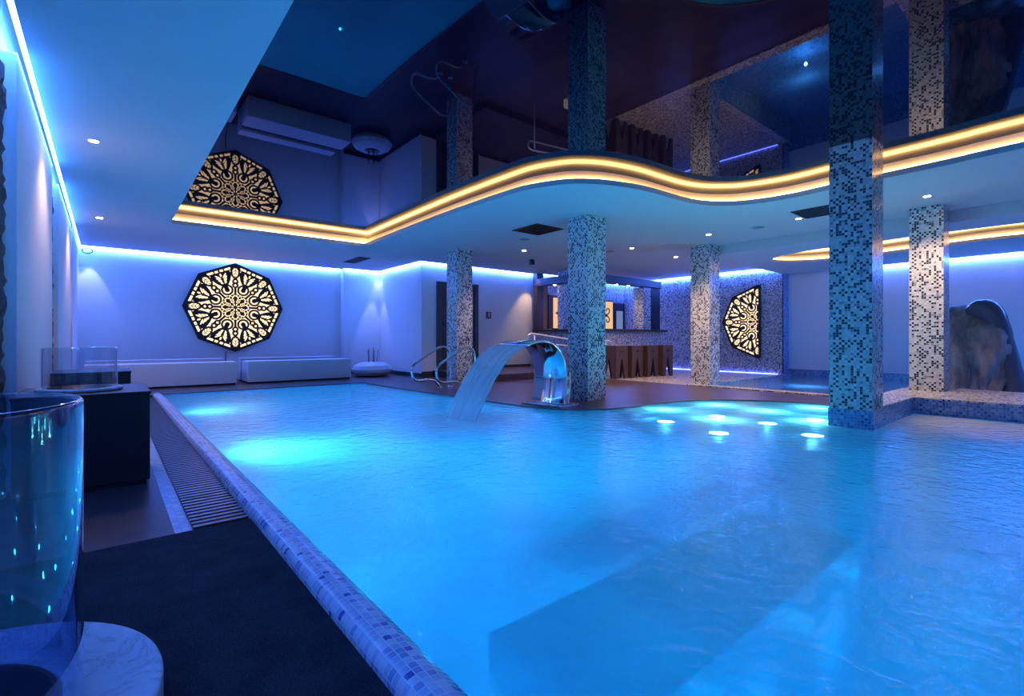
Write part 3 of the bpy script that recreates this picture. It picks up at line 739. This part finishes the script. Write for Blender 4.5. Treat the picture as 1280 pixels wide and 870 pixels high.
lbs = ['wooden block bar stool, first in the row from the fountain pillar', 'wooden block bar stool, second in the row from the fountain pillar', 'wooden block bar stool, third in the row from the fountain pillar', 'wooden block bar stool at the far right end of the row, against the mosaic wall']
for k, (x, y) in enumerate(((8.98, 7.16), (9.52, 7.13), (10.06, 7.08), (10.60, 7.02))):
    s = t if k == 0 else copy_tree(t)
    s.location = (x, y, .004); s['label'] = lbs[k]

# small lit lantern on the deck
t = empty('floor_lantern', (7.28, 7.05, 0), 'small white lit floor lantern left of the fountain pillar', 'lantern')
MB().lathe([(0, 0), (.05, 0), (.05, .03), (.03, .04)], n=16).build('base', 'porcelain', t, True)
for s in (-1, 1): MB().lathe([(.012, .04), (.030, .05), (.034, .17), (.02, .215), (0, .22)], (s*.028, 0, 0), 14).build('shade', 'lantern_white', t, True)

# ------------------------------------------------------------------ steel fountain
FC = Vector((4.66, 4.86, 0)); Wd = Vector((.15, -.989, 0)); Fd = Vector((-.989, -.15, 0))
ang = math.atan2(Fd.y, Fd.x)
t = empty('steel_fountain', FC, 'curved polished steel waterfall fountain on the pool edge', 'fountain', rz=ang)
arch = [(-.0, .02), (-.035, .12), (-.06, .25), (-.07, .38), (-.05, .52), (.0, .64), (.09, .75), (.20, .825), (.33, .865), (.46, .872), (.60, .858), (.74, .83)]
arch = catmull(arch, 4); HW = .27
def sheet(P, w0, w1, th):
    m = MB(); n = len(P); L = []
    for i, (s, z) in enumerate(P):
        a = Vector(P[max(i-1, 0)]); b = Vector(P[min(i+1, n-1)]); d = (b-a).normalized(); nn = Vector((-d.y, d.x))*th/2
        L.append([(s+nn.x, w0, z+nn.y), (s+nn.x, w1, z+nn.y), (s-nn.x, w1, z-nn.y), (s-nn.x, w0, z-nn.y)])
    V = [[m.bm.verts.new(p) for p in q] for q in L]
    for a, b in zip(V, V[1:]):
        for k in range(4): m.bm.faces.new((a[k], a[(k+1) % 4], b[(k+1) % 4], b[k]))
    m.bm.faces.new(V[0]); m.bm.faces.new(V[-1][::-1]); return m
sheet(arch, -HW, HW, .03).build('curved_sheet', 'steel', t, True)
bk = [(-.10, .02), (-.14, .15), (-.155, .30), (-.14, .46)]
sheet(catmull(bk, 4), -HW, HW, .02).build('rear_sheet', 'steel', t, True)
for s in (-1, 1):
    m = MB(); A = catmull([(-.0, .02), (-.035, .12), (-.06, .25), (-.07, .38)], 4); B = catmull([(-.10, .02), (-.14, .15), (-.155, .30), (-.14, .46)], 4)
    m.band([(x, s*(HW-.004), z) for x, z in A], [(x, s*(HW-.004), z) for x, z in B], False)
    m.build('side_cheek', 'steel', t)
MB().box(-.26, .17, -HW-.06, HW+.06, 0, .022).build('base_plate', 'steel', t, bevel=.005)
for a in (-.20, .10):
    for b in (-.29, .29): MB().lathe([(0, .036), (.012, .034), (.014, .022)], (a, b, 0), 10).build('bolt', 'chrome', t)
# falling water
m = MB(); uvl = m.bm.loops.layers.uv.new('uv'); rows = []
N1, N2 = 30, 16
for i in range(N1+1):
    q = i/N1; tt = q*.44
    s = .762+1.95*tt*1.0+.05*q; z = .828-.35*tt-4.0*tt*tt
    wv = HW*(.97-.10*q)
    rows.append([m.bm.verts.new((s+.012*math.sin(j*1.7+q*4)*q, -wv+2*wv*j/N2, z+.02*q*math.sin(j*2.3))) for j in range(N2+1)])
for i in range(N1):
    for j in range(N2):
        f = m.bm.faces.new((rows[i][j], rows[i][j+1], rows[i+1][j+1], rows[i+1][j]))
        for lp, (a, b) in zip(f.loops, ((i, j), (i, j+1), (i+1, j+1), (i+1, j))): lp[uvl].uv = (b/N2, a/N1)
o = m.build('falling_water', 'fall', smooth=True)
o.location = FC; o.rotation_euler = (0, 0, ang)
md = o.modifiers.new('thick', 'SOLIDIFY'); md.thickness = .018
tag(o, 'smooth sheet of water falling from the steel fountain into the pool', 'water', kind='stuff')

# ------------------------------------------------------------------ underwater lights
uw = None
def pool_light(x, y, z, label):
    global uw
    if uw is None:
        t = empty('pool_light', (0, 0, 0), label, 'pool light', 'round lights set in the underwater shelf')
        MB().lathe([(.105, .012), (.125, .010), (.13, 0)], n=24).build('rim', 'chrome', t, True)
        MB().lathe([(0, .012), (.105, .012)], n=24).build('lens', 'uw_glow', t)
        uw = t
    else: t = copy_tree(uw)
    t.location = (x, y, z); t['label'] = label
    lamp('POINT', 'pool_lamp_or_fill', (x, y, z+.08), 5, (.25, .75, 1), shadow_soft_size=.05)
Z = -.179
pool_light(5.58, 3.62, Z, 'round underwater light, leftmost on the shelf below the fountain pillar')
pool_light(6.52, 3.42, Z, 'round underwater light closest to the far curved edge of the pool')
pool_light(6.46, 2.72, Z, 'round underwater light in the middle of the shelf')
pool_light(5.36, 2.79, Z, 'round underwater light in front of the middle one, nearer the camera')
pool_light(6.03, 2.06, Z, 'round underwater light just left of the large pool pillar, the nearer one')
pool_light(7.25, 2.44, Z, 'round underwater light behind the large pool pillar, by the right edge')
def wall_light(y, label, x=.71, e=42):
    t = empty('wall_pool_light', (x, y, -.42), label, 'pool light', 'round lights in the left pool wall')
    m = MB(); m.lathe([(.10, 0), (.105, .012), (.08, .018)], n=24); bmesh.ops.rotate(m.bm, verts=m.bm.verts, cent=(0, 0, 0), matrix=__import__('mathutils').Matrix.Rotation(PI/2, 3, 'Y')); m.build('rim', 'chrome', t, True)
    m = MB(); m.lathe([(0, .016), (.08, .016)], n=24); bmesh.ops.rotate(m.bm, verts=m.bm.verts, cent=(0, 0, 0), matrix=__import__('mathutils').Matrix.Rotation(PI/2, 3, 'Y')); m.build('lens', 'uw_dim', t)
    lamp('POINT', 'pool_lamp_or_fill', (x+.12, y, -.30), e*.25, (.08, .55, 1), shadow_soft_size=.02)
    lamp('AREA', 'pool_lamp_or_fill', (x+.05, y, -.42), e, (.10, .55, 1), (0, -PI/2, 0), size=.2)
wall_light(7.2, 'underwater light in the left pool wall, far one near the pool end')
wall_light(4.35, 'underwater light in the left pool wall, beside the grating', e=50)
def in_pool(x, y):
    c = False; n = len(pool)
    for a in range(n):
        (x1, y1), (x2, y2) = pool[a][:2], pool[a-1][:2]
        if (y1 > y) != (y2 > y) and x < (x2-x1)*(y-y1)/(y2-y1)+x1: c = not c
    return c
for gx in range(7):
    for gy in range(10):
        x, y = 1.3+gx*1.05, -1.6+gy*1.2
        if in_pool(x+.35, y) and in_pool(x, y+.3) and not (x > 4.1 and y > 1.0): lamp('POINT', 'pool_lamp_or_fill', (x, y, -.9), 4.2, (.02, .50, 1), shadow_soft_size=.02)  # added fill points without fixtures, for an even glow in the water
for k in range(5): lamp('POINT', 'pool_lamp_or_fill', (1.6+.65*k, 2.35-.08*k, -.65), 3.2, (.03, .55, 1), shadow_soft_size=.02)  # added row without fixtures, brightens a band of the water
lamp('POINT', 'spa_lamp', (10.2, 3.6, -.25), 50, (.12, .50, 1), shadow_soft_size=.02)
lamp('POINT', 'spa_lamp', (11.5, .2, -.25), 45, (.12, .42, 1), shadow_soft_size=.02)

# ------------------------------------------------------------------ rock waterfall
from mathutils import noise
t = empty('waterfall_rock', (11.0, 1.25, 0), 'large artificial waterfall rock in the small pool against the white wall', 'rock')
def blob(f, mat, name, seed, sub=5):
    m = MB(); bmesh.ops.create_icosphere(m.bm, subdivisions=sub, radius=1)
    for v in m.bm.verts: v.co = f(v.co.copy(), seed)
    m.build(name, mat, t, True)
def body(p, sd):
    n = p.normalized()
    h = 1.45 if p.z > 0 else .5
    q = Vector((p.x*.78, p.y*.56+.24, p.z*h*.98))
    # high shoulder at +y (photo left), sloping base at -y
    if p.z > 0: q.z *= (.97+.12*max(0, p.y)-.12*max(0, -p.y))
    if p.z > 0: q.y = .24+(q.y-.24)*(1+.25*p.z)
    d = noise.fractal(n*1.7+Vector((sd, 0, 0)), 1, 2, 5)*.20+noise.fractal(n*6, 1, 2, 3)*.05
    q += n*d
    q.z = max(q.z, -.35)
    return q
blob(body, 'rock', 'rock_body', 3.1)
def arm(P, R, name, mat):
    m = MB(); P = [Vector(p) for p in P]; rings = []; n = 26
    for _ in range(2):
        Q = [P[0]]; RR = [R[0]]
        for i in range(len(P)-1):
            Q += [P[i]*.75+P[i+1]*.25, P[i]*.25+P[i+1]*.75]; RR += [R[i]*.75+R[i+1]*.25, R[i]*.25+R[i+1]*.75]
        P = Q+[P[-1]]; R = RR+[R[-1]]
    for i, p in enumerate(P):
        d = (P[min(i+1, len(P)-1)]-P[max(i-1, 0)]).normalized(); u = Vector((1, 0, 0)); u = (u-d*u.dot(d)).normalized(); s = d.cross(u)
        rings.append([m.bm.verts.new(p+(u*math.cos(2*PI*k/n)*1.35+s*math.sin(2*PI*k/n))*R[i]*(1+.10*noise.noise(Vector((k*.6, i*.5, 2))))) for k in range(n)])
    for a, b in zip(rings, rings[1:]):
        for k in range(n): m.bm.faces.new((a[k], a[(k+1) % n], b[(k+1) % n], b[k]))
    m.bm.faces.new(rings[0]); m.bm.faces.new(rings[-1]); m.build(name, mat, t, True)
arm([(.50, .22, .95), (.34, .14, 1.22), (.06, .03, 1.39), (-.06, -.10, 1.32), (-.08, -.19, 1.02), (-.08, -.26, .66), (-.08, -.32, .34), (-.08, -.38, -.1)], [.16, .20, .19, .17, .15, .14, .15, .18], 'water_chute', 'slide')
arm([(.2, .74, 1.72), (.15, .66, 1.5), (.1, .56, 1.1), (.05, .5, .6), (.0, .45, -.1)], [.06, .17, .27, .36, .42], 'rock_shoulder', 'rock')

# ------------------------------------------------------------------ left side: boxes and glass lanterns
t = empty('black_box', (-.10, 4.33, -.04), 'black box bench by the left wall carrying the glass lantern', 'box', 'black boxes along the left wall')
MB().box(-.32, .32, -.37, .37, .03, .60).build('body', 'black_box', t, bevel=.006); MB().box(-.30, .30, -.35, .35, 0, .03).build('plinth', 'dark_void', t)
MB().box(-.325, .325, -.375, .375, .585, .603).build('top', 'black_box', t, bevel=.003)
t = empty('black_box', (-.10, 6.95, -.04), 'black box bench by the left wall, the farther one', 'box', 'black boxes along the left wall')
MB().box(-.32, .30, -.37, .37, .03, .60).build('body', 'black_box', t, bevel=.006); MB().box(-.30, .28, -.35, .35, 0, .03).build('plinth', 'dark_void', t)
MB().box(-.325, .305, -.375, .375, .585, .603).build('top', 'black_box', t, bevel=.003)
def lantern(x, y, z, Rd, Rg, h, hb, label):
    t = empty('glass_lantern', (x, y, z), label, 'lantern')
    MB().lathe([(Rd-.006, 0), (Rd-.004, .0005), (Rd, .006), (Rd, .010), (Rd, hb-.012), (Rd, hb-.008), (Rd-.002, hb-.002), (Rd-.008, hb), (Rd-.012, hb), (Rg*.88+.004, hb), (Rg*.88, hb), (Rg*.88, hb-.01), (Rg*.86, hb-.02)], n=96).build('stone_base', 'stone_white', t, True)
    MB().lathe([(Rg*.87, hb-.012), (Rg*.86, hb+.004), (Rg*.82, hb+.004), (Rg*.78, hb-.012), (0, hb-.012)], n=64).build('burner_tray', 'black', t, True)
    g = .012 if Rg > .25 else .006
    MB().lathe([(Rg-g, hb+.001), (Rg-g, hb+.004), (Rg-g, h-.012), (Rg-g, h-.008), (Rg-g*.8, h-.002), (Rg-g/2, h), (Rg-g*.2, h-.002), (Rg, h-.008), (Rg, h-.012), (Rg, hb+.004), (Rg, hb+.001)], n=96).build('glass_cylinder', 'glass_big' if Rg > .25 else 'glass', t, True)
lantern(-.35, 1.515, -.026, .46, .31, .79, .12, 'large round glass lantern on a white stone base on the carpet')
lantern(-.13, 4.27, .566, .22, .19, .28, .02, 'smaller glass lantern standing on the near black box')

# ------------------------------------------------------------------ added spots without fixtures, imitating LED wash and room bounce in the corners
lamp('SPOT', 'corner_fill', (5.67, 12.52, 2.715), 40, (.32, .38, 1), spot_size=math.radians(40), spot_blend=.15, shadow_soft_size=.02)
lamp('SPOT', 'corner_fill', (5.50, 12.35, 2.715), 90, (.32, .38, 1), spot_size=math.radians(34), spot_blend=.15, shadow_soft_size=.02)
lamp('SPOT', 'corner_fill', (-.26, 12.62, 2.715), 60, (.32, .38, 1), spot_size=math.radians(46), spot_blend=.06, shadow_soft_size=.02)
lamp('SPOT', 'corner_fill', (9.05, 9.95, 2.69), 45, WARM, spot_size=math.radians(75), spot_blend=.5, shadow_soft_size=.02)

w = bpy.data.worlds.new('world'); sc.world = w; w.use_nodes = True
w.node_tree.nodes['Background'].inputs[0].default_value = (.01, .02, .06, 1); w.node_tree.nodes['Background'].inputs[1].default_value = .2

# ------------------------------------------------------------------ camera and view
cd = bpy.data.cameras.new('camera'); cam = bpy.data.objects.new('camera', cd); COL.objects.link(cam)
cd.sensor_width = 36; cd.lens = 612.5/1280*36; cd.shift_y = -11/1280; cd.clip_start = .02
cam.location = (0, 0, .9); cam.rotation_euler = (PI/2, 0, -math.atan(507/612.5)); sc.camera = cam
sc.view_settings.view_transform = 'Standard'; sc.view_settings.look = 'None'; sc.view_settings.exposure = .22; sc.view_settings.gamma = 1
sc.view_settings.use_curve_mapping = False
cy = sc.cycles
cy.use_denoising = True; cy.max_bounces = 10; cy.transparent_max_bounces = 16; cy.sample_clamp_indirect = 6; cy.caustics_reflective = False; cy.caustics_refractive = False; cy.blur_glossy = .5
